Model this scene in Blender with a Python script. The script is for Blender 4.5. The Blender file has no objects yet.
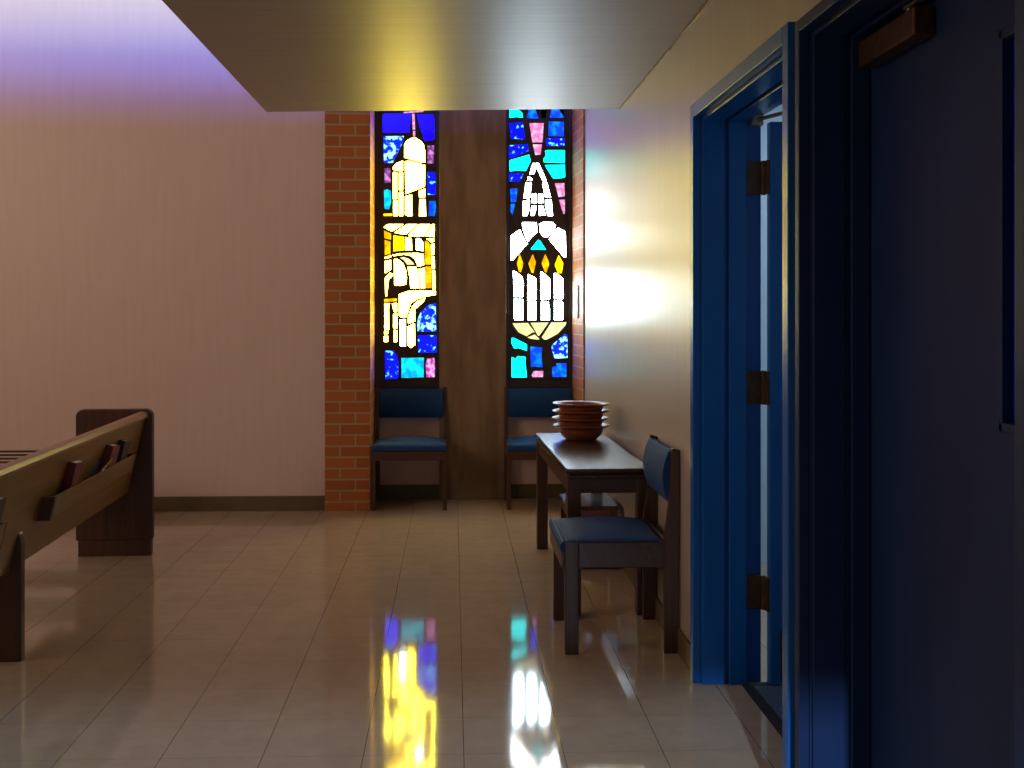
import bpy, bmesh, math, random
from mathutils import Vector, Matrix
random.seed(4)
C = bpy.context.scene.collection
PI = math.pi

# ------------------------------------------------------------ camera
F = 1107.0; H = 1.355; TH = math.atan(42 / F)
cam_d = bpy.data.cameras.new('camera'); cam = bpy.data.objects.new('camera', cam_d); C.objects.link(cam)
cam.location = (0, 0, H); cam.rotation_euler = (PI / 2, 0, -TH)
cam_d.sensor_width = 36; cam_d.lens = F / 1024 * 36
cam_d.shift_x = 17 / 1024; cam_d.shift_y = -73 / 1024
cam_d.clip_start = 0.05; cam_d.clip_end = 200
bpy.context.scene.camera = cam

def at_depth(px, py, Y):
    """point of the world plane Y seen at a photo pixel (used once, to size the window panes)"""
    u = (px - 495) / F; v = (311 - py) / F; s, c = math.sin(TH), math.cos(TH)
    d = (s + u * c, c - u * s, v); t = Y / d[1]
    return d[0] * t, H + d[2] * t

# ------------------------------------------------------------ materials
def lin(r, g, b):
    f = lambda c: c / 12.92 if c <= 0.04045 else ((c + 0.055) / 1.055) ** 2.4
    return (f(r / 255), f(g / 255), f(b / 255), 1)

def mat(name, col, rough=0.5, spec=0.5, metal=0.0, coat=0.0):
    m = bpy.data.materials.new(name); m.use_nodes = True
    b = m.node_tree.nodes['Principled BSDF']
    b.inputs['Base Color'].default_value = col
    b.inputs['Roughness'].default_value = rough
    b.inputs['Specular IOR Level'].default_value = spec
    b.inputs['Metallic'].default_value = metal
    b.inputs['Coat Weight'].default_value = coat
    return m

def N(m, t, **kw):
    n = m.node_tree.nodes.new(t)
    for k, v in kw.items():
        if hasattr(n, k): setattr(n, k, v)
        else: n.inputs[k].default_value = v
    return n

def L(m, a, b): m.node_tree.links.new(a, b)
def bsdf(m): return m.node_tree.nodes['Principled BSDF']

def noise_tint(m, c1, c2, scale=(4, 4, 4), nscale=1.0, detail=4, bump=0.0, bdist=0.01, lo=.35, hi=.65):
    tc = N(m, 'ShaderNodeTexCoord'); mp = N(m, 'ShaderNodeMapping'); mp.inputs['Scale'].default_value = scale
    L(m, tc.outputs['Object'], mp.inputs['Vector'])
    nz = N(m, 'ShaderNodeTexNoise'); nz.inputs['Scale'].default_value = nscale; nz.inputs['Detail'].default_value = detail
    L(m, mp.outputs[0], nz.inputs['Vector'])
    cr = N(m, 'ShaderNodeValToRGB'); e = cr.color_ramp.elements
    e[0].color = c1; e[1].color = c2; e[0].position = lo; e[1].position = hi
    L(m, nz.outputs['Fac'], cr.inputs['Fac']); L(m, cr.outputs['Color'], bsdf(m).inputs['Base Color'])
    if bump:
        bp = N(m, 'ShaderNodeBump'); bp.inputs['Strength'].default_value = bump; bp.inputs['Distance'].default_value = bdist
        L(m, nz.outputs['Fac'], bp.inputs['Height']); L(m, bp.outputs[0], bsdf(m).inputs['Normal'])
    return m

def wood(name, c1, c2, axis='Z', rough=0.38, fine=55):
    m = mat(name, c1, rough)
    sc = {'X': (1.5, fine, fine), 'Y': (fine, 1.5, fine), 'Z': (fine, fine, 1.5)}[axis]
    return noise_tint(m, c1, c2, sc, 1.0, 6, 0.12, 0.002, .3, .7)

WALL = noise_tint(mat('wall_paint', lin(220, 192, 172), 0.45), lin(219, 190, 170), lin(222, 194, 174), (30, 30, 2), 1.0, 3, 0.02, 0.001)
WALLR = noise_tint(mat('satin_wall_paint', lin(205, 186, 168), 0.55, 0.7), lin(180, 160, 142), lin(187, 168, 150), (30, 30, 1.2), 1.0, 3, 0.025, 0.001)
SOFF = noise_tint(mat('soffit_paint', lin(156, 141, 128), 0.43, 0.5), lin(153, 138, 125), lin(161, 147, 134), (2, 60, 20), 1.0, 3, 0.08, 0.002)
CONC = noise_tint(mat('concrete', lin(128, 104, 76), 0.75), lin(116, 92, 64), lin(138, 114, 84), (14, 14, 3), 1.0, 6, 0.15, 0.004)
BASE = noise_tint(mat('rubber_base', lin(96, 82, 52), 0.5), lin(92, 78, 50), lin(104, 90, 58), (5, 5, 5), 1.0, 3)
LEAD = noise_tint(mat('dark_matrix', lin(44, 36, 32), 0.7), lin(38, 31, 28), lin(58, 48, 42), (40, 40, 40), 1.0, 5, 0.2, 0.004)
METALF = mat('dark_window_metal', lin(46, 40, 36), 0.45)
OAK = wood('dark_oak_upright', lin(62, 36, 18), lin(86, 52, 27), 'Z')
OAKX = wood('dark_oak_across', lin(60, 35, 17), lin(84, 50, 26), 'X')
OAKY = wood('dark_oak_along', lin(60, 35, 17), lin(84, 50, 26), 'Y')
TTOP = wood('table_top_walnut', lin(62, 40, 28), lin(82, 56, 40), 'Y', 0.27)
PEWZ = wood('pew_end_oak', lin(58, 32, 14), lin(82, 46, 22), 'Z', 0.4, 38)
PEWY = wood('pew_oak_along', lin(112, 78, 28), lin(140, 100, 40), 'Y', 0.36, 26)
PEWR = wood('pew_rail_oak', lin(150, 108, 76), lin(172, 128, 92), 'Y', 0.36, 26)
REDW = wood('reddish_wood', lin(98, 44, 24), lin(124, 60, 34), 'X', 0.4)
PALEW = wood('pale_worn_wood', lin(112, 98, 70), lin(134, 118, 88), 'Z', 0.5)
FAB = noise_tint(mat('blue_fabric', lin(16, 62, 112), 0.75, 0.3), lin(12, 54, 102), lin(24, 74, 126), (260, 260, 260), 1.0, 2, 0.25, 0.001)
BLUE = noise_tint(mat('blue_door_paint', lin(0, 90, 162), 0.3, 0.5), lin(0, 86, 156), lin(3, 94, 170), (6, 6, 2), 1.0, 3, 0.04, 0.002)
NAVY = noise_tint(mat('navy_door_paint', lin(28, 44, 78), 0.5, 0.3), lin(22, 42, 80), lin(27, 49, 90), (6, 6, 2), 1.0, 3, 0.04, 0.002)
BRONZE = noise_tint(mat('bronze', lin(84, 58, 40), 0.4, 0.5, 0.5), lin(74, 52, 36), lin(96, 68, 46), (30, 30, 30), 1.0, 3)
STEEL = mat('closer_steel', lin(160, 150, 130), 0.35, 0.5, 0.8)
RUBBER = noise_tint(mat('mat_rubber', lin(32, 34, 40), 0.6), lin(26, 28, 34), lin(40, 42, 48), (60, 60, 60), 1.0, 3, 0.2, 0.002)
CARPET = noise_tint(mat('mat_carpet', lin(70, 96, 120), 0.9), lin(56, 82, 106), lin(90, 116, 140), (120, 120, 120), 1.0, 3, 0.4, 0.003)
MATBLUE = mat('mat_blue_print', lin(20, 60, 150), 0.9)
TERRA = noise_tint(mat('terracotta_glaze', lin(138, 74, 44), 0.33, 0.5), lin(128, 66, 38), lin(150, 84, 50), (12, 12, 40), 1.0, 4, 0.05, 0.002)
PALEB = mat('pale_blue_room_paint', lin(180, 205, 225), 0.6)
GLASSB = mat('blue_tinted_glass', lin(0, 60, 190), 0.15)
PAGES = noise_tint(mat('book_pages', lin(240, 228, 222), 0.8), lin(230, 216, 208), lin(246, 238, 232), (400, 400, 4), 1.0, 2)
RED = mat('dark_red_cover', lin(112, 34, 34), 0.45)
BLACKC = mat('black_cover', lin(30, 26, 26), 0.45)
BROWNC = mat('tan_cover', lin(120, 74, 46), 0.45)
YEL = mat('yellow_paint', lin(222, 160, 30), 0.35)
PBLU = mat('blue_paint', lin(30, 80, 150), 0.35)
TIP = mat('graphite', lin(40, 40, 42), 0.5)
PLATE = mat('ivory_plate', lin(215, 220, 225), 0.35)
SLOT = mat('dark_slot', lin(25, 40, 60), 0.5)
TRIMC = mat('cream_trim', lin(226, 208, 180), 0.4)

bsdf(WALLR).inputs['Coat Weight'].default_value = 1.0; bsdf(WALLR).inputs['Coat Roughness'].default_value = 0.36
# brick
BRICK = mat('red_brick', lin(150, 74, 44), 0.75, 0.35)
def brickify(m, ax):
    tc = N(m, 'ShaderNodeTexCoord'); sp = N(m, 'ShaderNodeSeparateXYZ'); cb = N(m, 'ShaderNodeCombineXYZ')
    L(m, tc.outputs['Object'], sp.inputs[0]); L(m, sp.outputs[ax], cb.inputs['X']); L(m, sp.outputs['Z'], cb.inputs['Y'])
    mp = N(m, 'ShaderNodeMapping'); mp.inputs['Location'].default_value = (0.868 + 0.1035 if ax == 'X' else 0.02, 0.012, 0)
    L(m, cb.outputs[0], mp.inputs['Vector'])
    bk = N(m, 'ShaderNodeTexBrick'); bk.offset = 0.5; bk.squash = 1
    bk.inputs['Scale'].default_value = 1; bk.inputs['Brick Width'].default_value = 0.207; bk.inputs['Row Height'].default_value = 0.0752
    bk.inputs['Mortar Size'].default_value = 0.0062; bk.inputs['Mortar Smooth'].default_value = 0.15
    bk.inputs['Color1'].default_value = lin(184, 100, 40); bk.inputs['Color2'].default_value = lin(164, 84, 34)
    bk.inputs['Mortar'].default_value = lin(168, 144, 100)
    L(m, mp.outputs[0], bk.inputs['Vector'])
    nz = N(m, 'ShaderNodeTexNoise'); nz.inputs['Scale'].default_value = 14; nz.inputs['Detail'].default_value = 5
    L(m, tc.outputs['Object'], nz.inputs['Vector'])
    mx = N(m, 'ShaderNodeMix', data_type='RGBA', blend_type='MULTIPLY'); mx.inputs[0].default_value = 0.12
    L(m, bk.outputs['Color'], mx.inputs[6]); L(m, nz.outputs['Color'], mx.inputs[7])
    rgb = N(m, 'ShaderNodeGamma'); rgb.inputs[1].default_value = 0.92
    L(m, mx.outputs[2], rgb.inputs[0]); L(m, rgb.outputs[0], bsdf(m).inputs['Base Color'])
    bp = N(m, 'ShaderNodeBump', invert=True); bp.inputs['Strength'].default_value = 0.6; bp.inputs['Distance'].default_value = 0.006
    L(m, bk.outputs['Fac'], bp.inputs['Height']); L(m, bp.outputs[0], bsdf(m).inputs['Normal'])
brickify(BRICK, 'X')
BRICKY = mat('red_brick_return', lin(150, 74, 44), 0.6, 0.4); brickify(BRICKY, 'Y')

# vinyl tile floor
FLOOR = mat('vinyl_tile', lin(176, 156, 136), 0.065, 0.5)
def floorify(m):
    tc = N(m, 'ShaderNodeTexCoord'); sp = N(m, 'ShaderNodeSeparateXYZ'); L(m, tc.outputs['Object'], sp.inputs[0])
    def line(ax, off, w):
        a = N(m, 'ShaderNodeMath', operation='SUBTRACT'); L(m, sp.outputs[ax], a.inputs[0]); a.inputs[1].default_value = off - 0.153
        b = N(m, 'ShaderNodeMath', operation='DIVIDE'); L(m, a.outputs[0], b.inputs[0]); b.inputs[1].default_value = 0.306
        c = N(m, 'ShaderNodeMath', operation='FRACT'); L(m, b.outputs[0], c.inputs[0])
        d = N(m, 'ShaderNodeMath', operation='SUBTRACT'); L(m, c.outputs[0], d.inputs[0]); d.inputs[1].default_value = 0.5
        e = N(m, 'ShaderNodeMath', operation='ABSOLUTE'); L(m, d.outputs[0], e.inputs[0])
        g = N(m, 'ShaderNodeMath', operation='LESS_THAN'); L(m, e.outputs[0], g.inputs[0]); g.inputs[1].default_value = w / 0.306
        fl = N(m, 'ShaderNodeMath', operation='FLOOR'); L(m, b.outputs[0], fl.inputs[0])
        return g, fl
    gx, fx = line('X', 0.033, 0.0012); gy, fy = line('Y', 3.387, 0.0014)
    cb = N(m, 'ShaderNodeCombineXYZ'); L(m, fx.outputs[0], cb.inputs[0]); L(m, fy.outputs[0], cb.inputs[1])
    wn = N(m, 'ShaderNodeTexWhiteNoise'); L(m, cb.outputs[0], wn.inputs[0])
    nz = N(m, 'ShaderNodeTexNoise'); nz.inputs['Scale'].default_value = 9; nz.inputs['Detail'].default_value = 8; nz.inputs['Roughness'].default_value = 0.7
    L(m, tc.outputs['Object'], nz.inputs['Vector'])
    cr = N(m, 'ShaderNodeValToRGB'); cr.color_ramp.elements[0].position = .3; cr.color_ramp.elements[1].position = .7
    cr.color_ramp.elements[0].color = lin(176, 152, 126); cr.color_ramp.elements[1].color = lin(190, 167, 141)
    L(m, nz.outputs['Fac'], cr.inputs[0])
    t = N(m, 'ShaderNodeMix', data_type='RGBA', blend_type='MULTIPLY'); 
    ma = N(m, 'ShaderNodeMath', operation='MULTIPLY_ADD'); L(m, wn.outputs['Value'], ma.inputs[0]); ma.inputs[1].default_value = 0.06; ma.inputs[2].default_value = 0.94
    cc = N(m, 'ShaderNodeCombineColor')
    for i in range(3): L(m, ma.outputs[0], cc.inputs[i])
    t.inputs[0].default_value = 1; L(m, cr.outputs[0], t.inputs[6]); L(m, cc.outputs[0], t.inputs[7])
    m1 = N(m, 'ShaderNodeMix', data_type='RGBA'); L(m, t.outputs[2], m1.inputs[6]); m1.inputs[7].default_value = lin(70, 54, 42)
    s1 = N(m, 'ShaderNodeMath', operation='MULTIPLY'); L(m, gy.outputs[0], s1.inputs[0]); s1.inputs[1].default_value = 0.35; L(m, s1.outputs[0], m1.inputs[0])
    m2 = N(m, 'ShaderNodeMix', data_type='RGBA'); L(m, m1.outputs[2], m2.inputs[6]); m2.inputs[7].default_value = lin(50, 38, 30)
    s2 = N(m, 'ShaderNodeMath', operation='MULTIPLY'); L(m, gx.outputs[0], s2.inputs[0]); s2.inputs[1].default_value = 0.85; L(m, s2.outputs[0], m2.inputs[0])
    L(m, m2.outputs[2], bsdf(m).inputs['Base Color'])
    n2 = N(m, 'ShaderNodeTexNoise'); n2.inputs['Scale'].default_value = 14; n2.inputs['Detail'].default_value = 3; L(m, tc.outputs['Object'], n2.inputs['Vector'])
    bp = N(m, 'ShaderNodeBump'); bp.inputs['Strength'].default_value = 0.05; bp.inputs['Distance'].default_value = 0.003
    L(m, n2.outputs['Fac'], bp.inputs['Height']); L(m, bp.outputs[0], bsdf(m).inputs['Normal'])
floorify(FLOOR)

# backlit stained glass: the panes glow because daylight stands behind them
def glass(name, col, strength, col2=None, strength2=None, nsc=26, lo=.5, hi=.62):
    m = mat(name, tuple(c * 0.25 for c in col[:3]) + (1,), 0.2)
    b = bsdf(m)
    if col2 is None:
        b.inputs['Emission Color'].default_value = col; b.inputs['Emission Strength'].default_value = strength
    else:
        tc = N(m, 'ShaderNodeTexCoord'); nz = N(m, 'ShaderNodeTexNoise'); nz.inputs['Scale'].default_value = nsc; nz.inputs['Detail'].default_value = 2
        L(m, tc.outputs['Object'], nz.inputs['Vector'])
        cr = N(m, 'ShaderNodeValToRGB'); e = cr.color_ramp.elements
        k = strength2 / strength
        e[0].position = lo; e[1].position = hi; e[0].color = col; e[1].color = tuple(c * k for c in col2[:3]) + (1,)
        L(m, nz.outputs['Fac'], cr.inputs[0]); L(m, cr.outputs[0], b.inputs['Emission Color'])
        b.inputs['Emission Strength'].default_value = strength
    return m
G = {
 'blue': glass('glass_blue', (0.002, 0.0, 1, 1), 6.0),
 'spot': glass('glass_blue_flecked', (0.0, 0.002, 1, 1), 3.0, (0.10, 0.6, 1), 3.2, 24, .58, .66),
 'sky': glass('glass_sky_streaked', (0.0, 0.01, 1, 1), 3.0, (0.2, 0.6, 1), 3.6, 22, .48, .6),
 'azure': glass('glass_azure', (0.0, 0.04, 1, 1), 1.8, (0.0, 0.2, 1), 2.0, 20, .45, .65),
 'cyan': glass('glass_cyan', (0.0, 0.95, 1, 1), 3.2),
 'teal': glass('glass_teal', (0.0, 0.42, 0.85, 1), 1.1, (0.0, 0.8, 1), 1.6, 14, .4, .6),
 'pink': glass('glass_pink', (0.85, 0.22, 0.55, 1), 1.1, (1, 0.6, 0.85), 1.3, 28, .45, .65),
 'violet': glass('glass_violet', (0.22, 0.05, 0.28, 1), 0.9, (0.75, 0.3, 0.8), 1.1, 28, .45, .65),
 'magenta': glass('glass_magenta', (0.5, 0.05, 0.42, 1), 1.1, (1, 0.42, 0.85), 1.3, 30, .42, .6),
 'white': glass('glass_cool_white', (0.93, 1, 1, 1), 15.0),
 'clear': glass('glass_clear_bright', (0.66, 0.88, 1, 1), 34.0),
 'cream': glass('glass_cream', (1, 0.76, 0.05, 1), 22.0),
 'yellow': glass('glass_yellow', (1, 0.6, 0.0, 1), 4.0),
 'lemon': glass('glass_lemon', (1, 0.9, 0.3, 1), 1.05, (1, 0.95, 0.6), 1.2, 30, .4, .6),
 'orange': glass('glass_orange', (1, 0.36, 0.0, 1), 1.3, (1, 0.6, 0.0), 1.6, 20, .4, .6),
}

# ------------------------------------------------------------ mesh helpers
def box(bm, x0, x1, y0, y1, z0, z1):
    v = [bm.verts.new(p) for p in ((x0,y0,z0),(x1,y0,z0),(x1,y1,z0),(x0,y1,z0),(x0,y0,z1),(x1,y0,z1),(x1,y1,z1),(x0,y1,z1))]
    for f in ((0,3,2,1),(4,5,6,7),(0,1,5,4),(1,2,6,5),(2,3,7,6),(3,0,4,7)): bm.faces.new([v[i] for i in f])

def prism(bm, pts, a0, a1, axis='Y', mi=0):
    """extrude a 2-D outline along an axis: Y -> (x,z), X -> (y,z), Z -> (x,y)"""
    def P(p, a): return {'Y': (p[0], a, p[1]), 'X': (a, p[0], p[1]), 'Z': (p[0], p[1], a)}[axis]
    A = [bm.verts.new(P(p, a0)) for p in pts]; B = [bm.verts.new(P(p, a1)) for p in pts]
    n = len(pts); fs = [bm.faces.new(A), bm.faces.new(B[::-1])]
    for i in range(n): fs.append(bm.faces.new([A[i], B[i], B[(i+1) % n], A[(i+1) % n]]))
    for f in fs: f.material_index = mi

def tube(bm, p0, p1, r0, r1=None, n=10):
    r1 = r0 if r1 is None else r1
    p0, p1 = Vector(p0), Vector(p1); d = (p1 - p0).normalized()
    a = d.orthogonal().normalized(); b = d.cross(a)
    A = [bm.verts.new(p0 + (a*math.cos(t) + b*math.sin(t))*r0) for t in [2*PI*i/n for i in range(n)]]
    B = [bm.verts.new(p1 + (a*math.cos(t) + b*math.sin(t))*r1) for t in [2*PI*i/n for i in range(n)]]
    bm.faces.new(A[::-1]); bm.faces.new(B)
    for i in range(n): bm.faces.new([A[i], A[(i+1) % n], B[(i+1) % n], B[i]])

def lathe(bm, prof, n=48):
    rings = []
    for r, z in prof:
        rings.append([bm.verts.new((r*math.cos(2*PI*i/n), r*math.sin(2*PI*i/n), z)) for i in range(n)] if r > 1e-5 else [bm.verts.new((0,0,z))])
    for A, B in zip(rings, rings[1:]):
        for i in range(n):
            j = (i+1) % n
            if len(A) == 1: bm.faces.new([A[0], B[j], B[i]])
            elif len(B) == 1: bm.faces.new([A[i], A[j], B[0]])
            else: bm.faces.new([A[i], A[j], B[j], B[i]])

def obj(name, bm, m, parent=None, bevel=0.0, seg=2, smooth=False):
    bmesh.ops.recalc_face_normals(bm, faces=bm.faces)
    me = bpy.data.meshes.new(name); bm.to_mesh(me); bm.free()
    for x in (m if isinstance(m, list) else [m]): me.materials.append(x)
    if smooth: me.polygons.foreach_set('use_smooth', [True]*len(me.polygons))
    o = bpy.data.objects.new(name, me); C.objects.link(o)
    if parent: o.parent = parent
    if bevel:
        b = o.modifiers.new('bevel', 'BEVEL'); b.width = bevel; b.segments = seg; b.limit_method = 'ANGLE'; b.angle_limit = 0.7
    return o

def BM(): return bmesh.new()
def boxes(*bs):
    bm = BM()
    for b in bs: box(bm, *b)
    return bm
def struct(name, bm, m, bevel=0.0):
    o = obj(name, bm, m, None, bevel); o['kind'] = 'structure'; return o
def empty(name, loc=(0,0,0), rz=0):
    o = bpy.data.objects.new(name, None); C.objects.link(o); o.location = loc; o.rotation_euler = (0,0,rz); o.empty_display_size = .1
    return o
def tag(o, label, cat, group=None):
    o['label'] = label; o['category'] = cat
    if group: o['group'] = group
    return o
def rebase(root, x, y, rz=0):
    root.location = (x, y, 0); root.rotation_euler.z = rz
    for ch in root.children: ch.location = Vector(ch.location) - Vector((x, y, 0))
def copy_tree(o, parent=None):
    c = o.copy(); C.objects.link(c); c.parent = parent
    for ch in list(o.children): copy_tree(ch, c)
    return c

# ------------------------------------------------------------ shell
XR = 0.90                      # right wall face
YB = 7.57                      # left part of the back wall
YW = 8.02                      # wall under the windows
ZC = 2.44                      # underside of the loft
TOP = 5.2
D1 = (2.905, 3.995); D2 = (1.69, 2.763); ZD = 2.06     # clear openings of the two doors along Y

struct('floor', boxes((-6.2, 1.62, -2.6, 8.2, -0.12, 0)), FLOOR)
struct('ceiling', boxes((-6.2, 1.3, -2.6, 8.4, TOP, TOP+.12)), WALL)
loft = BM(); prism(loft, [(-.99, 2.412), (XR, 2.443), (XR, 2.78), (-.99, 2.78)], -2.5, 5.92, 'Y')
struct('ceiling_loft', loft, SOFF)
struct('wall_back_left', boxes((-6.2, -0.868, YB, YB+.15, 0, TOP)), WALL)
struct('wall_left', boxes((-6.35, -6.2, 3.0, 7.72, 0, TOP)), WALL)
# brick pier and the brick return beside the right window
struct('wall_brick_pier', boxes((-0.868, -0.565, 7.535, 8.2, 0, TOP)), BRICK)
b_ = BM(); prism(b_, [(XR-.012, 7.53), (XR-.040, 8.0), (XR-.040, 8.2), (XR+.25, 8.2), (XR+.25, 7.53)], 0, TOP, 'Z'); struct('wall_brick_return', b_, BRICKY)
# left face of the pier (turned to the window) uses the brick pattern laid along Y
struct('wall_brick_reveal', boxes((-0.567, -0.561, 7.535, 8.0, 0, TOP)), BRICKY)
struct('wall_back', boxes((-0.565, XR-.040, YW, 8.2, 0, 0.80)), WALL)
struct('wall_column', boxes((-0.098, 0.382, 7.955, 8.2, 0, TOP)), CONC, 0.004)
# right wall with two openings
T = 0.155
struct('wall_right', boxes(
    (XR, XR+T, D1[1]+.03, 7.53, 0, TOP), (XR, XR+T, D1[0]-.03, D1[1]+.03, ZD+.03, TOP),
    (XR, XR+T, D2[1]+.03, D1[0]-.03, 0, TOP), (XR, XR+T, D2[0]-.03, D2[1]+.03, ZD+.03, TOP),
    (XR, XR+T, -2.5, D2[0]-.03, 0, TOP)), WALLR)
# front wall behind the camera: clerestory gap added to shape the beam, and glazed entrance
CL = (-5.6, -0.95, 3.36, 4.9); EN = (-0.95, 0.86, 2.1)
struct('wall_front', boxes(
    (-6.2, CL[0], -2.62, -2.5, 0, TOP), (CL[0], CL[1], -2.62, -2.5, 0, CL[2]), (CL[0], CL[1], -2.62, -2.5, CL[3], TOP),
    (CL[1], EN[1], -2.62, -2.5, EN[2], TOP), (EN[1], 1.05, -2.62, -2.5, 0, TOP)), WALL)
# room beyond the first door
struct('wall_side_room', boxes((2.6, 2.7, 1.2, 6.0, 0, 2.7), (XR+T+.001, 2.6, 5.9, 6.0, 0, 2.7)), PALEB)
struct('ceiling_side_room', boxes((XR+T+.001, 2.7, 1.2, 6.0, 2.7, 2.78)), PALEB)
struct('floor_side_room', boxes((1.621, 2.7, 1.2, 6.0, -0.1, 0)), FLOOR)
struct('wall_side_room_front', boxes((1.14, 2.6, 2.74, 2.84, 0, 2.7)), PALEB)

def baseboard(name, x0, x1, y0, y1):
    struct(name, boxes((x0, x1, y0, y1, 0, 0.1)), BASE, 0.004)
baseboard('baseboard_back_left', -6.2, -0.869, YB-.012, YB)
baseboard('baseboard_left_niche', -0.56, -0.099, YW-.014, YW)
baseboard('baseboard_right_niche', 0.383, XR-.041, YW-.014, YW)
baseboard('baseboard_right', XR-.012, XR, D1[1]+.065, 7.529)
struct('trim_1', boxes((XR-.008, XR, 4.55, 5.92, ZC-.008, ZC)), TRIMC)
struct('trim_2', boxes((XR-.008, XR, 3.0, 4.3, ZC-.008, ZC)), TRIMC)

# ------------------------------------------------------------ stained glass windows
# pane outlines, measured on the photograph; rows A-E are offsets of the measuring frames
OFF = {'A': 105, 'B': 160, 'C': 215, 'D': 270, 'E': 325}
LEFT = '''blue A 165,125 180,112 520,112 520,150 500,350 175,355 165,340
blue A 600,120 800,120 825,200 825,310 650,318
blue A 660,328 825,328 820,440 700,462
pink A 430,86 550,78 685,68 685,88 600,95 430,105
pink A 538,108 570,108 578,310 545,318
pink A 550,330 578,330 580,410 550,410
sky A 175,400 435,395 410,500 290,740 178,740
cream A 440,500 470,455 520,425 580,418 640,450 685,500 705,600 708,735 660,735 440,672
violet A 735,520 820,515 820,600 815,750 735,750
violet B 185,105 262,100 262,290 185,295
teal B 178,385 225,372 268,395 270,540 245,630 185,625
yellow B 170,690 280,685 280,715 180,715
cream B 295,90 340,40 420,5 420,142 365,138 295,122
cream B 295,155 345,155 345,495 295,500
cream B 372,160 420,160 420,385 372,385
cream B 298,515 355,515 355,715 298,715
cream B 372,410 425,410 425,715 372,715
cream B 448,15 520,12 560,25 705,65 700,340 610,375 455,435
cream B 450,465 535,440 540,715 490,720 450,700
cream B 625,395 705,365 705,470 690,480 632,482
cream B 632,504 710,502 715,720 630,720
spot B 735,155 830,155 840,300 835,445 735,445
azure B 760,525 835,525 845,620 825,715 750,715
cream C 175,155 230,118 430,118 290,205 270,208
cream C 310,225 470,118 610,118 465,245 440,250
cream C 490,255 630,118 775,118 690,272 500,272
cream C 710,272 795,118 825,118 825,280
orange C 180,198 270,238 270,316 185,296
orange C 188,320 262,340 262,495 188,515
yellow C 300,260 435,280 440,450 300,465
cream C 452,285 530,296 540,452 452,452
white C 590,298 640,298 680,350 684,460 590,446
cream C 720,300 820,305 820,338 785,352
cream C 782,378 822,362 822,506 787,510
cream C 788,530 825,530 828,685 790,685
cream C 797,706 828,706 835,955 802,950
orange C 702,330 745,342 772,385 783,636 705,636
orange C 708,658 785,658 788,935 717,935
cream C 182,545 270,512 270,538 200,560
cream C 288,510 380,492 600,487 684,500 690,642 614,660 580,575 522,520 430,505 300,524
lemon C 378,545 430,536 500,560 550,605 568,636 475,638 435,580
cream C 188,592 268,576 272,698 200,740 188,740
cream C 308,562 350,562 418,612 458,700 470,790 466,885 400,902 312,902
cream C 480,664 590,664 626,755 634,938 518,940 508,800
cream C 622,690 698,676 706,934 652,938 642,780
cream D 192,102 250,38 296,48 288,80 240,120 215,336 197,336
orange D 180,372 345,362 345,400 180,408
cream D 185,428 255,428 240,500 243,768 185,768
cream E 182,82 232,82 228,118 182,118
cream E 180,142 230,142 230,215 180,215
cream D 282,428 346,424 346,538 310,538 292,480
cream D 298,562 352,562 352,740 315,752 298,735
cream E 308,67 348,67 350,215 308,218
cream D 368,312 490,270 650,262 840,264 838,318 720,336 600,372 524,424 462,604 400,604 372,586
white D 378,636 456,630 456,975 385,972
cream D 536,468 604,398 712,356 688,402 600,484 566,488
cream D 488,592 534,488 578,502 578,656 500,684 488,676
cream D 478,724 572,682 578,958 520,996 478,958
sky D 607,640 642,550 740,452 840,427 846,786 607,786
spot E 612,142 640,132 848,132 848,352 620,352
spot E 192,332 300,328 344,400 368,500 358,680 200,692
teal E 402,422 690,418 686,670 402,678
magenta E 712,500 728,428 822,420 832,500 828,668 720,672'''
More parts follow.
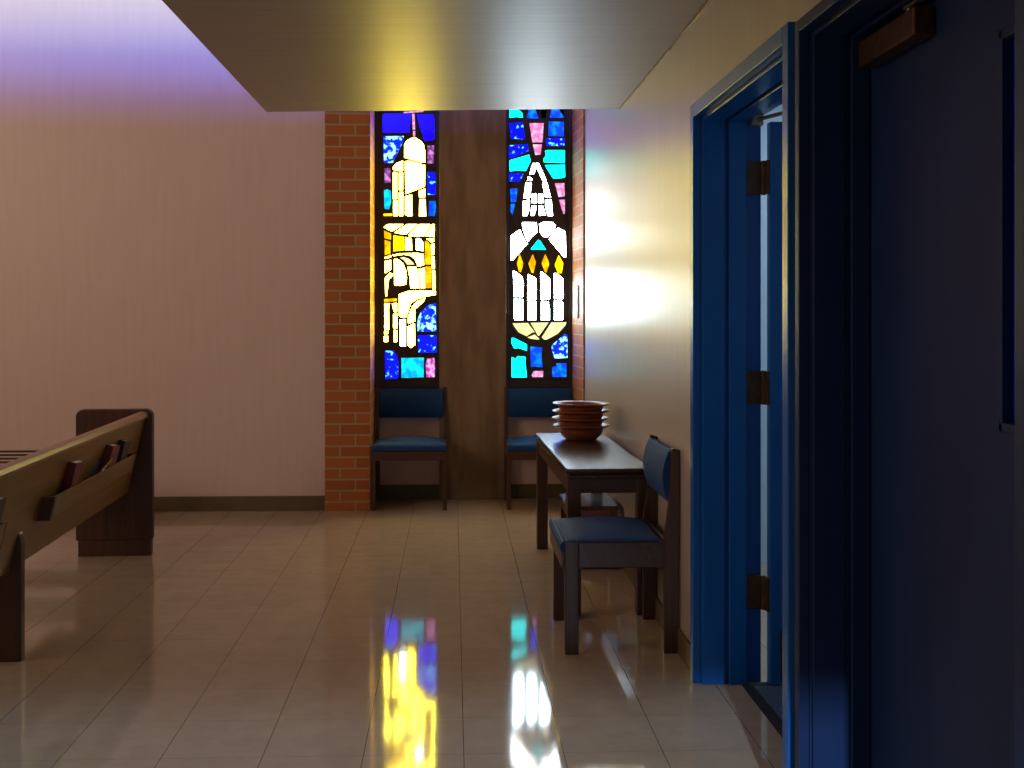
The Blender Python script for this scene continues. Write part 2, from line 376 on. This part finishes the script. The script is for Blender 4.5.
RIGHT = '''cyan A 120,-10 285,-10 285,100 292,160 200,152 125,165
azure A 335,-10 495,-10 495,172 345,165
spot A 525,-10 610,-10 585,165 525,165
azure A 655,-10 822,-10 820,160 640,160
spot A 120,235 290,220 320,420 290,440 140,425
pink A 375,230 560,230 545,478 415,478
pink A 420,502 538,502 520,635 450,640
azure A 625,210 818,215 815,400 620,395
spot A 590,450 605,425 830,430 825,525 595,520
spot A 118,515 350,500 370,585 140,682 118,676
cyan A 125,706 375,634 392,720 330,845 220,838 125,850
cyan A 575,592 600,577 830,577 830,742 560,732 557,690 590,640
cyan A 572,768 830,764 835,920 790,935 680,940
spot B 120,168 300,178 260,270 120,275
white B 420,40 456,42 456,110 438,178 400,178 378,188 400,100
white B 470,32 500,42 598,268 548,268 502,170 467,100
white B 362,208 416,240 408,262 348,264
white B 330,290 403,290 394,400 383,484 302,490
white B 542,292 604,288 652,480 578,475 562,400
white B 288,528 380,506 376,640 343,715 292,715
white B 580,504 658,504 678,715 612,715 580,600
white B 408,432 466,427 470,550 404,548
white B 490,432 548,427 556,548 490,552
white B 404,584 464,580 458,650 433,712 390,712
white B 494,584 548,580 586,705 502,712
azure B 130,370 225,362 205,536 140,536
azure B 140,560 192,560 160,705 135,660
pink B 700,295 825,295 830,466 750,474
pink B 755,508 832,504 830,690 810,690
white C 282,102 300,92 468,94 478,218 408,278 366,336 342,326 294,190
white C 503,112 560,87 680,92 712,135 688,216 600,290 552,276 512,218
white C 140,262 256,184 326,342 358,362 160,583 140,578
white C 738,158 838,212 848,538 820,543 624,312
cyan C 490,315 515,330 590,445 390,440
orange C 252,497 300,620 270,733 242,728 217,620
orange C 420,502 460,600 430,743 402,738 364,620
orange C 580,497 633,620 595,738 577,733 532,620
yellow C 752,512 810,620 790,743 742,743 702,640
clear D 168,14 200,18 288,92 300,180 293,342 182,342
clear D 182,372 295,376 295,640 182,640
clear D 358,54 458,102 466,250 462,380 353,382
clear D 353,412 466,404 458,640 358,640
clear D 518,28 545,28 637,112 641,368 523,376
clear D 528,398 618,404 636,500 636,640 528,640
clear D 692,43 730,43 806,112 811,358 798,370 695,366
clear D 695,390 780,393 808,422 808,640 695,640
lemon D 160,682 358,677 448,800 420,798 342,848 240,800 182,722
lemon D 390,675 624,671 500,846 484,838
lemon D 656,670 852,668 838,710 738,818 600,892 566,892 534,862
lemon D 352,862 446,824 508,886 480,892 380,878
cyan E 150,165 180,165 345,250 345,330 240,295 180,300 145,230
cyan E 150,410 200,430 230,398 330,410 325,480 345,670 150,670 150,480
azure E 390,275 540,290 530,400 545,540 395,530
sky E 660,300 670,250 830,120 865,130 865,420 700,430
azure E 670,540 720,530 725,490 850,490 850,665 670,665
pink E 405,640 430,590 555,588 550,665 420,670'''

def window(name, spec, x0px, xa, xb):
    root = empty(name, (0, 0, 0)); root['kind'] = 'structure'
    polys = []
    for ln in spec.splitlines():
        p = ln.split(); oy = OFF[p[1]]
        pts = []
        for q in p[2:]:
            a, b = map(float, q.split(',')); pts.append(at_depth(x0px + a/12.8, oy + b/12.8, 7.99))
        polys.append((p[0], pts))
    # the upper part of the window, above the loft edge: rows of small chips
    rnd = random.Random(7 if xa < 0 else 9)
    cols = ['blue', 'azure', 'cyan', 'sky', 'pink', 'white', 'cream', 'azure', 'blue']
    z = 2.84
    while z < 4.7:
        x = xa + .05; h = rnd.uniform(.1, .2)
        while x < xb - .1:
            w = min(rnd.uniform(.09, .17), xb - .05 - x)
            polys.append((rnd.choice(cols), [(x, z), (x+w, z+rnd.uniform(-.01, .01)), (x+w-rnd.uniform(0,.02), z+h), (x+rnd.uniform(0,.02), z+h)])); x += w + .035
        z += h + .035
    # matrix slab with a hole for each pane
    cu = bpy.data.curves.new('matrix', 'CURVE'); cu.dimensions = '2D'; cu.fill_mode = 'BOTH'; cu.extrude = 0.014
    def sp(pts):
        s = cu.splines.new('POLY'); s.points.add(len(pts)-1); s.use_cyclic_u = True
        for i, (a, b) in enumerate(pts): s.points[i].co = (a, b, 0, 1)
    sp([(xa+.012, .84), (xb-.012, .84), (xb-.012, 4.82), (xa+.012, 4.82)])
    for _, pts in polys: sp(pts)
    tmp = bpy.data.objects.new('matrix', cu); C.objects.link(tmp)
    dg = bpy.context.evaluated_depsgraph_get(); me = bpy.data.meshes.new_from_object(tmp.evaluated_get(dg))
    bpy.data.objects.remove(tmp)
    me.transform(Matrix.Translation((0, 8.004, 0)) @ Matrix.Rotation(PI/2, 4, 'X'))
    me.materials.clear(); me.materials.append(LEAD)
    o = bpy.data.objects.new('glass_matrix', me); C.objects.link(o); o.parent = root
    # panes
    keys = list(G); bm = BM()
    for c, pts in polys: prism(bm, pts, 7.996, 8.012, 'Y', keys.index(c))
    obj('stained_glass', bm, [G[k] for k in keys], root)
    obj('window_frame', boxes((xa, xa+.02, 7.975, 8.03, .80, 4.85), (xb-.02, xb, 7.975, 8.03, .80, 4.85),
        (xa+.02, xb-.02, 7.975, 8.03, .80, .845), (xa+.02, xb-.02, 7.975, 8.03, 4.82, 4.85)), METALF, root, 0.002)
    struct('wall_above_' + name, boxes((xa, xb, 8.0, 8.2, 4.85, TOP)), WALL)
window('window_1', LEFT, 370, -0.561, -0.098)
window('window_2', RIGHT, 500, 0.382, XR-.040)

# ------------------------------------------------------------ doors
def door_frame(root, y0, y1, m, face, xs):
    """three-sided rebated steel frame for an opening y0..y1"""
    def U(bm, xa, xb, off, thick):
        # a U running round the opening: jambs and head
        box(bm, xa, xb, y1-off, y1-off+thick, 0, ZD-off+thick)
        box(bm, xa, xb, y0+off-thick, y0+off, 0, ZD-off+thick)
        box(bm, xa, xb, y0+off, y1-off, ZD-off, ZD-off+thick)
    bm = BM()
    U(bm, 0.872, 0.90, 0, face)        # face trim standing proud of the wall
    U(bm, 0.90, 1.122, 0, 0.028)        # jamb lining
    obj('door_frame', bm, m, root, 0.003)
    bm = BM(); U(bm, 0.905, 0.985, 0.014, 0.0139); U(bm, 1.0, xs, 0.020, 0.0199)
    obj('door_stop', bm, m, root, 0.003)

d1 = empty('door_1'); d1['kind'] = 'structure'
door_frame(d1, D1[0], D1[1], BLUE, 0.05, 1.064)
leaf = obj('door_leaf', boxes((1.137, 2.01, 3.930, 3.973, 0.012, 2.035)), BLUE, d1, 0.003)
for z in (0.333, 1.077, 1.838):
    bm = BM(); box(bm, 1.0645, 1.120, 3.981, 3.9945, z-.06, z+.06); box(bm, 1.127, 1.1365, 3.934, 3.970, z-.06, z+.06)
    tube(bm, (1.1275, 3.978, z-.062), (1.1275, 3.978, z+.062), .0088, n=12)
    for s in (-.035, .035): tube(bm, (1.092, 3.982, z+s), (1.092, 3.979, z+s), .004, n=8)
    obj('hinge', bm, BRONZE, leaf, 0.001)
obj('kick_plate', boxes((1.172, 1.99, 3.925, 3.9299, 0.03, 0.21)), BRONZE, leaf, 0.001)
bm = BM(); box(bm, 1.19, 1.45, 3.890, 3.929, 1.96, 2.015); ca = obj('door_closer', bm, BRONZE, leaf, 0.004)
bm = BM(); tube(bm, (1.32, 3.91, 2.015), (1.32, 3.91, 2.045), .008); tube(bm, (1.32, 3.91, 2.045), (1.16, 3.78, 2.045), .007); tube(bm, (1.16, 3.78, 2.045), (1.09, 3.93, 2.04), .007); box(bm, 1.07, 1.11, 3.92, 3.96, 2.02, 2.058)
obj('closer_arm', bm, STEEL, ca, 0.001)

d2 = empty('door_2'); d2['kind'] = 'structure'
door_frame(d2, D2[0], D2[1], NAVY, 0.032, 1.0475)
# closed leaf with a narrow vision lite
lx0, lx1 = 1.050, 1.094; ly0, ly1, lz0, lz1 = 1.93, 2.085, 1.13, 1.885
bm = boxes((lx0, lx1, D2[0]+.002, ly0, .012, ZD-.003), (lx0, lx1, ly1, D2[1]-.002, .012, ZD-.003),
           (lx0, lx1, ly0, ly1, .012, lz0), (lx0, lx1, ly0, ly1, lz1, ZD-.003))
leaf2 = obj('door_leaf', bm, NAVY, d2)
obj('glass_pane', boxes((lx0+.018, lx0+.024, ly0, ly1, lz0, lz1)), GLASSB, leaf2)
bm = BM()
for a in ((ly1-.012, ly1+.006, lz0-.006, lz1+.006), (ly0-.006, ly0+.012, lz0-.006, lz1+.006), (ly0, ly1, lz1-.012, lz1+.006), (ly0, ly1, lz0-.006, lz0+.012)):
    box(bm, lx0-.004, lx0+.017, *a)
obj('pane_trim', bm, NAVY, leaf2, 0.002)
cl = obj('door_closer', boxes((1.00, 1.0495, 2.37, 2.70, 1.955, 2.02)), BRONZE, leaf2, 0.006)
bm = BM(); tube(bm, (1.025, 2.44, 2.02), (1.025, 2.44, 2.032), .012); box(bm, 1.01, 1.025, 2.15, 2.45, 2.030, 2.037)
obj('closer_arm', bm, STEEL, cl)

# mat inside the first doorway
mt = empty('doormat', (0, 0, 0)); tag(mt, 'grey-blue carpet doormat with black rubber edge in the open doorway', 'doormat')
my0, my1 = 2.94, 3.972
bm = boxes((1.078, 1.85, my0+.04, my1-.035, .001, .010)); obj('carpet', bm, CARPET, mt, 0.003)
bm = BM()
prism(bm, [(1.044, 0.0005), (1.078, 0.0005), (1.078, .011), (1.066, .011)], my0, my1, 'Y')
prism(bm, [(1.85, 0.0005), (1.88, 0.0005), (1.86, .011), (1.85, .011)], my0, my1, 'Y')
box(bm, 1.078, 1.85, my0, my0+.04, .0005, .011); box(bm, 1.078, 1.85, my1-.035, my1, .0005, .011)
obj('rubber_edge', bm, RUBBER, mt)
for k in range(3):
    bm = BM(); y = 3.02+k*.28
    prism(bm, [(1.20,y),(1.32,y),(1.32,y+.02),(1.22,y+.02),(1.22,y+.05),(1.28,y+.05),(1.28,y+.07),(1.20,y+.07)], .010, .0112, 'Z')
    obj('blue_pattern', bm, MATBLUE, mt)
rebase(mt, 1.044, my0)

# small plate on the brick return by the right window
wp = empty('wall_plate', (XR-.0285, 7.80, 1.42), math.radians(3.4)); tag(wp, 'white rectangular plate with a dark slot on the brick beside the right stained window', 'wall plate')
obj('plate', boxes((-.012, 0, -.10, .06, -.115, .115)), PLATE, wp, 0.004)
obj('slot', boxes((-.015, -.0118, -.045, -.015, -.085, .075)), SLOT, wp)

# ------------------------------------------------------------ chairs
def pad(bm, x0, x1, y0, y1, z0, z1, crown, e=6.0, nx=16, ny=16, edge=.5):
    """upholstered seat: flat underside, soft edge, domed top"""
    top, bot = {}, {}
    for i in range(nx+1):
        for j in range(ny+1):
            u = -1 + 2*i/nx; v = -1 + 2*j/ny
            u = math.sin(u*PI/2); v = math.sin(v*PI/2)
            k = 1 - 0.018*(u*u*v*v)**2*2
            x = (x0+x1)/2 + u*k*(x1-x0)/2; y = (y0+y1)/2 + v*k*(y1-y0)/2
            s = (max(0, 1-abs(u)**e) * max(0, 1-abs(v)**e)) ** edge
            top[i, j] = bm.verts.new((x, y, z0 + (z1-z0)*(0.28 + .72*s) + crown*(1-u*u)*(1-v*v)))
            bot[i, j] = bm.verts.new((x, y, z0))
    for i in range(nx):
        for j in range(ny):
            bm.faces.new([top[i,j], top[i+1,j], top[i+1,j+1], top[i,j+1]])
            bm.faces.new([bot[i,j], bot[i,j+1], bot[i+1,j+1], bot[i+1,j]])
    for i in range(nx):
        bm.faces.new([bot[i,0], bot[i+1,0], top[i+1,0], top[i,0]]); bm.faces.new([bot[i+1,ny], bot[i,ny], top[i,ny], top[i+1,ny]])
    for j in range(ny):
        bm.faces.new([bot[0,j+1], bot[0,j], top[0,j], top[0,j+1]]); bm.faces.new([bot[nx,j], bot[nx,j+1], top[nx,j+1], top[nx,j]])

def make_chair():
    r = empty('side_chair')
    W = .255
    for s in (-1, 1):
        xs = sorted((s*W, s*(W-.028)))
        obj('front_leg', boxes((xs[0], xs[1], -.222, -.167, 0, .44)), OAK, r, 0.003)
        bm = BM(); prism(bm, [(.172, 0), (.232, 0), (.232, .44), (.236, .805), (.205, .812), (.192, .60), (.172, .44)], xs[0], xs[1], 'X')
        obj('rear_leg', bm, OAK, r, 0.003)
    f = obj('seat_frame', boxes((-W, W, -.235, -.2225, .341, .402), (-W+.003, -W+.025, -.167, .172, .341, .44), (W-.025, W-.003, -.167, .172, .341, .44),
                            (-W+.0285, W-.0285, .176, .196, .341, .44), (-W+.026, W-.026, -.222, .175, .425, .4345)), OAKX, r, 0.002)
    bm = BM(); pad(bm, -W+.012, W-.012, -.224, .166, .4401, .452, .030)
    prism(bm, [(-.2222, .4025), (-.233, .4025), (-.2395, .412), (-.2395, .432), (-.232, .4445), (-.2222, .446)], -W+.006, W-.006, 'X')
    obj('seat', bm, FAB, r, smooth=False, bevel=.0015)
    bm = BM(); n = 14; prof = []
    for i in range(n+1):
        t = i/n; z = .590 + .208*t; prof.append((.196 - .026*math.sin(PI*min(1, t*1.02))**.8, z))
    back = [(.222, .798), (.214, .70), (.206, .60)]
    prism(bm, prof + back, -W+.0285, W-.0285, 'X'); obj('backrest', bm, FAB, r, 0.004)
    obj('back_rail', boxes((-W+.0285, W-.0285, .207, .226, .62, .77)), OAKX, r, 0.002)
    return r
GR = None
c0 = make_chair(); c0.location = (0.662, 4.602, 0); c0.rotation_euler.z = -PI/2
tag(c0, 'blue padded dark wood chair seen from the side, against the right wall before the table', 'chair')
c1 = copy_tree(c0); c1.location = (-0.298, 7.745, 0); c1.rotation_euler.z = 0
tag(c1, 'blue padded wooden chair facing forward under the left stained glass window beside the brick pier', 'chair')
c2 = copy_tree(c0); c2.location = (0.622, 7.745, 0); c2.rotation_euler.z = 0
tag(c2, 'blue padded wooden chair under the right stained glass window, half hidden behind the table', 'chair')

# ------------------------------------------------------------ table with bowls, stool beneath
t = empty('side_table', (0, 0, 0)); tag(t, 'long narrow dark wooden table along the right wall carrying a stack of bowls', 'table')
tx0, tx1, ty0, ty1 = .502, .886, 4.885, 6.34
obj('tabletop', boxes((tx0, tx1, ty0, ty1, .636, .655), (tx0+.012, tx1-.012, ty0+.012, ty1-.012, .626, .6361), (tx0+.002, tx1-.002, ty0+.002, ty1-.002, .612, .6265)), TTOP, t, 0.004)
for x in (tx0+.006, tx1-.066):
    for y in (ty0+.006, ty1-.066):
        obj('leg', boxes((x, x+.06, y, y+.06, 0, .6119)), OAK, t, 0.003)
for y in (ty0+.014, ty1-.036): obj('apron', boxes((tx0+.066, tx1-.066, y, y+.022, .545, .6118)), OAKX, t, 0.002)
for x in (tx0+.014, tx1-.036): obj('long_apron', boxes((x, x+.022, ty0+.066, ty1-.066, .545, .6118)), OAKY, t, 0.002)

rebase(t, tx0, ty0, math.radians(1.2))

def bowl_bm():
    bm = BM()
    lathe(bm, [(0,0),(.080,0),(.085,.004),(.106,.022),(.118,.042),(.121,.058),(.124,.064),(.142,.069),(.154,.075),(.1555,.079),(.150,.081),(.128,.0765),(.119,.072),(.115,.060),(.111,.044),(.098,.026),(.078,.012),(0,.008)], 64)
    return bm
bw0 = obj('bowl', bowl_bm(), TERRA, None, smooth=True)
names = ['brown pottery bowl resting on the table, lowest of the stack', 'brown pottery bowl, second from the bottom of the stack',
         'brown pottery bowl directly beneath the top bowl of the stack', 'brown pottery bowl with open flared rim, topmost of the stack on the table']
for i in range(4):
    b = bw0 if i == 0 else bw0.copy()
    if i: C.objects.link(b)
    b.location = (.696 + (.002, -.002, .001, 0)[i], 6.02, .6555 + i*.0395); b.rotation_euler = ((0, .006, -.008, .012)[i], 0, i*.7)
    tag(b, names[i], 'bowl', 'bowls stacked on the table')

s = empty('footstool', (0, 0, 0)); tag(s, 'low reddish brown wooden stool standing under the table', 'stool')
sx0, sx1, sy0, sy1 = .592, .868, 5.765, 6.175
obj('stool_top', boxes((sx0, sx1, sy0, sy1, .315, .334)), TTOP, s, 0.004)
for x in (sx0+.008, sx1-.043):
    for y in (sy0+.008, sy1-.043): obj('leg', boxes((x, x+.035, y, y+.035, 0, .3149)), OAK, s, 0.002)
for y in (sy0+.012, sy1-.028): obj('panel', boxes((sx0+.043, sx1-.043, y, y+.016, .18, .3149)), REDW, s, 0.002)
for x in (sx0+.012, sx1-.028): obj('side_rail', boxes((x, x+.016, sy0+.043, sy1-.043, .265, .3149)), REDW, s, 0.002)
obj('lower_shelf', boxes((sx0+.010, sx1-.010, sy0+.043, sy1-.043, .03, .05), (sx0+.043, sx1-.043, sy0+.01, sy0+.026, .012, .06)), REDW, s, 0.002)

rebase(s, sx0, sy0)

# ------------------------------------------------------------ pew (seen from behind, running away from the camera)
p = empty('pew', (-1.70, 6.2, 0)); p.rotation_euler.z = math.radians(2.6)
tag(p, 'long oak church pew seen from behind with a book rack on its back', 'pew')
def rounded(x0, x1, z0, z1, r, n=6):
    pts = [(x0, z0), (x1, z0)]
    for i in range(n+1): a = PI/2*i/n; pts.append((x1-r+r*math.cos(PI/2*0+a), z1-r+r*math.sin(a)))
    for i in range(n+1): a = PI/2+PI/2*i/n; pts.append((x0+r+r*math.cos(a), z1-r+r*math.sin(a)))
    return pts
bm = BM(); prism(bm, rounded(-.378, .036, .088, .812, .04), -.005, .050, 'Y'); obj('end_panel', bm, PEWZ, p, 0.006)
obj('plinth', boxes((-.366, .028, 0, .046, 0, .0879)), OAK, p, 0.003)
# leaning back: profile in (x,z), extruded along y towards the camera and past it
YN = -4.6
prof = [(.000, .765), (-.095, .352), (-.119, .358), (-.024, .770)]
bm = BM(); prism(bm, prof, YN, -.006, 'Y'); back = obj('backrest', bm, PEWY, p, 0.003)
bm = BM(); prism(bm, [(.012, .764), (.015, .778), (.006, .796), (-.026, .800), (-.036, .788), (-.034, .768)], YN, -.006, 'Y')
obj('top_rail', bm, PEWR, p, 0.003)
obj('seat_board', boxes((-.50, -.10, YN, -.006, .395, .425)), PEWY, p, 0.006)
for y in (-1.86, -4.0):
    bm = BM(); prism(bm, [(-.42,0),(-.050,0),(-.050,.455),(-.057,.490),(-.066,.506),(-.074,.510),(-.075,.46),(-.099,.3519),(-.42,.3519)], y, y+.045, 'Y')
    obj('support_panel', bm, PEWZ, p, 0.004)
def px(z, off): return -.095 + (z-.352)*(.095/.413) + off     # x of the back face at height z
def rack(y0, y1, worn):
    bm = BM(); o0, o1 = .042, .052
    prism(bm, [(px(.512,o0), .512), (px(.512,o1), .512), (px(.602,o1), .602), (px(.602,o0), .602)], y0, y1, 'Y')
    r = obj('book_rack', bm, PEWY, p, 0.002)
    bm = BM(); prism(bm, [(px(.505,.0005), .505), (px(.505,o1), .505), (px(.512,o1), .5119), (px(.512,.0005), .5119)], y0, y1, 'Y'); obj('rack_floor', bm, PEWY, r)
    for y in (y0-.014, y1):
        bm = BM(); prism(bm, [(px(.505,.0005), .505), (px(.505,o1), .505), (px(.602,o1), .602), (px(.602,.0005), .602)], y, y+.0139, 'Y'); obj('rack_end', bm, PEWZ, r, 0.001)
    if worn:
        bm = BM(); prism(bm, [(px(.515,o1+.0003), .515), (px(.515,o1+.002), .515), (px(.600,o1+.002), .600), (px(.600,o1+.0003), .600)], y0+.005, y0+.14, 'Y'); obj('worn_strip', bm, PALEW, r)['label'] = 'pale worn strip at the near end of the rack board'
rack(-1.64, -.30, True); rack(-3.4, -2.21, False)

def book(loc, w, h, t, tilt, cover, label, lean=0.222):
    """closed book standing in the rack: w along the pew (y), h up, t thick (x)"""
    r = empty('hymnal', loc); r.rotation_euler = (tilt, lean, math.radians(2.6)); tag(r, label, 'book', 'books in the pew rack')
    bm = BM(); box(bm, 0, .0025, 0, w, 0, h); box(bm, t-.0025, t, 0, w, 0, h); box(bm, .0025, t-.0025, 0, .0035, 0, h)
    obj('cover', bm, cover, r, 0.001)
    obj('pages', boxes((.0026, t-.0026, .0036, w-.004, .004, h-.004)), PAGES, r)
M_ = p.matrix_basis.copy()
M_ = Matrix.Translation(p.location) @ Matrix.Rotation(p.rotation_euler.z, 4, 'Z')
def on(x, y, z): return tuple(M_ @ Vector((x, y, z)))
book(on(px(.515,.003), -1.40, .515), .135, .20, .036, -.06, RED, 'red book with bluish white page edge, nearest in the pew rack')
book(on(px(.515,.003), -.80, .515), .14, .20, .036, -.08, RED, 'dark red book with pinkish page edge in the middle of the pew rack')
book(on(px(.515,.003), -.56, .515), .13, .195, .034, -.10, BLACKC, 'black and tan book with cream page edge at the far end of the pew rack')
book(on(px(.515,.003), -2.36, .515), .13, .20, .034, -.06, BLACKC, 'book with white page edge at the left frame edge, in the nearer pew rack')
def pencil(a, b, m, label):
    r = empty('pencil', a); tag(r, label, 'pencil', 'pencils in the pew rack')
    A = Vector((0,0,0)); B = Vector(b) - Vector(a); d = B.normalized(); n = 6
    bm = BM(); tube(bm, A, B - d*.018, .0045, n=6); obj('barrel', bm, m, r)
    bm = BM(); tube(bm, B - d*.018, B, .0045, .0012, n=6); obj('tip', bm, TIP, r)
pencil(on(px(.515,.018), -1.06, .516), on(px(.665,.028), -.95, .668), PBLU, 'blue pencil standing upright in the pew rack beside the nearest book')
pencil(on(px(.515,.020), -1.02, .516), on(px(.65,.056), -.80, .655), YEL, 'yellow pencil leaning across the middle red book in the pew rack')
pencil(on(px(.515,.030), -1.13, .516), on(px(.625,.040), -.84, .627), PBLU, 'short blue pencil slanting beneath the yellow one in the pew rack')

# slatted bench beyond the pew
sb = empty('slatted_bench', (0, 0, 0)); tag(sb, 'low bench with horizontal brown slats beyond the pew, by the left wall', 'bench')
bx0, bx1, by = -4.4, -2.15, 6.75
for k in range(7):
    z = .505 - k*.0215
    obj('slat', boxes((bx0, bx1, by, by+.02, z, z+.012)), PEWZ, sb, 0.001)
for x in (bx0+.05, (bx0+bx1)/2, bx1-.09): obj('leg', boxes((x, x+.04, by+.0201, by+.06, 0, .517)), OAK, sb, 0.002)
obj('seat_board', boxes((bx0, bx1, by+.0605, by+.40, .30, .33)), PEWY, sb, 0.003)
for x in (bx0+.05, bx1-.09): obj('front_leg', boxes((x, x+.04, by+.34, by+.38, 0, .2999)), OAK, sb, 0.002)
rebase(sb, bx0, by)

# ------------------------------------------------------------ unseen tinted panes added behind the camera to colour the beam
def tinted(name, col):
    m = bpy.data.materials.new(name); m.use_nodes = True; nt = m.node_tree; nt.nodes.clear()
    o = nt.nodes.new('ShaderNodeOutputMaterial'); t_ = nt.nodes.new('ShaderNodeBsdfTransparent'); t_.inputs[0].default_value = col
    nt.links.new(t_.outputs[0], o.inputs[0]); return m
w3 = empty('beam_filter'); w3['kind'] = 'structure'
x0, x1, z0, z1 = CL
rows = [(z0, z0+.10, tinted('beam_tint_violet', (.17, .17, .58, 1))), (z0+.10, z0+.235, tinted('beam_tint_blue', (.26, .38, .80, 1))), (z0+.235, z1, tinted('beam_tint_pale', (.55, .66, .86, 1)))]
for a, b, m in rows: obj('glass_pane', boxes((x0, x1, -2.57, -2.565, a, b)), m, w3)

# ------------------------------------------------------------ light
def light(name, kind, loc, rot, energy, col, **kw):
    d = bpy.data.lights.new(name, kind); d.energy = energy; d.color = col
    for k, v in kw.items(): setattr(d, k, v)
    o = bpy.data.objects.new(name, d); C.objects.link(o); o.location = loc; o.rotation_euler = rot; return o
def aim(src, dst): return (Vector(dst) - Vector(src)).to_track_quat('-Z', 'Y').to_euler()
# added spot through the tinted panes, for the coloured light high on the back wall
s0 = Vector((-3.0, -12, 3.88)); light('wall_patch_beam', 'SPOT', s0, aim(s0, (-3.3, -2.5, 4.45)), 30000, (1, .97, .97), spot_size=math.radians(31), spot_blend=.05, shadow_soft_size=.22)
# unseen area light added on the left as warm fill for the nave
light('nave_fill', 'AREA', (-5.8, 3.0, 3.0), aim((-5.8, 3.0, 3.0), (-1.6, 7.0, 1.2)), 92, (1, .80, .64), shape='RECTANGLE', size=3.0, size_y=2.6)
# daylight of the glazed entrance behind the camera
light('entrance_daylight', 'AREA', (-0.2, -2.45, 1.05), (PI/2, 0, PI), 17, (.48, .74, 1), shape='RECTANGLE', size=1.4, size_y=2.0)
light('entrance_sky', 'SPOT', (-0.3, -8.5, 4.0), aim((-0.3, -8.5, 4.0), (-0.1, 3, 0)), 4600, (.50, .72, 1), spot_size=math.radians(22), shadow_soft_size=.10)
light('side_room_fill', 'AREA', (1.9, 4.6, 2.6), (0, 0, 0), 18, (.80, .92, 1), shape='RECTANGLE', size=.8, size_y=1.2)  # area light added so the gap beside the open door shows bright
w = bpy.data.worlds.new('world'); bpy.context.scene.world = w; w.use_nodes = True
bg = w.node_tree.nodes['Background']; bg.inputs[0].default_value = (.82, .74, .68, 1); bg.inputs[1].default_value = 0.28

vs = bpy.context.scene.view_settings
vs.view_transform = 'Standard'; vs.look = 'None'; vs.gamma = 1; vs.use_curve_mapping = False; vs.exposure = 0.0
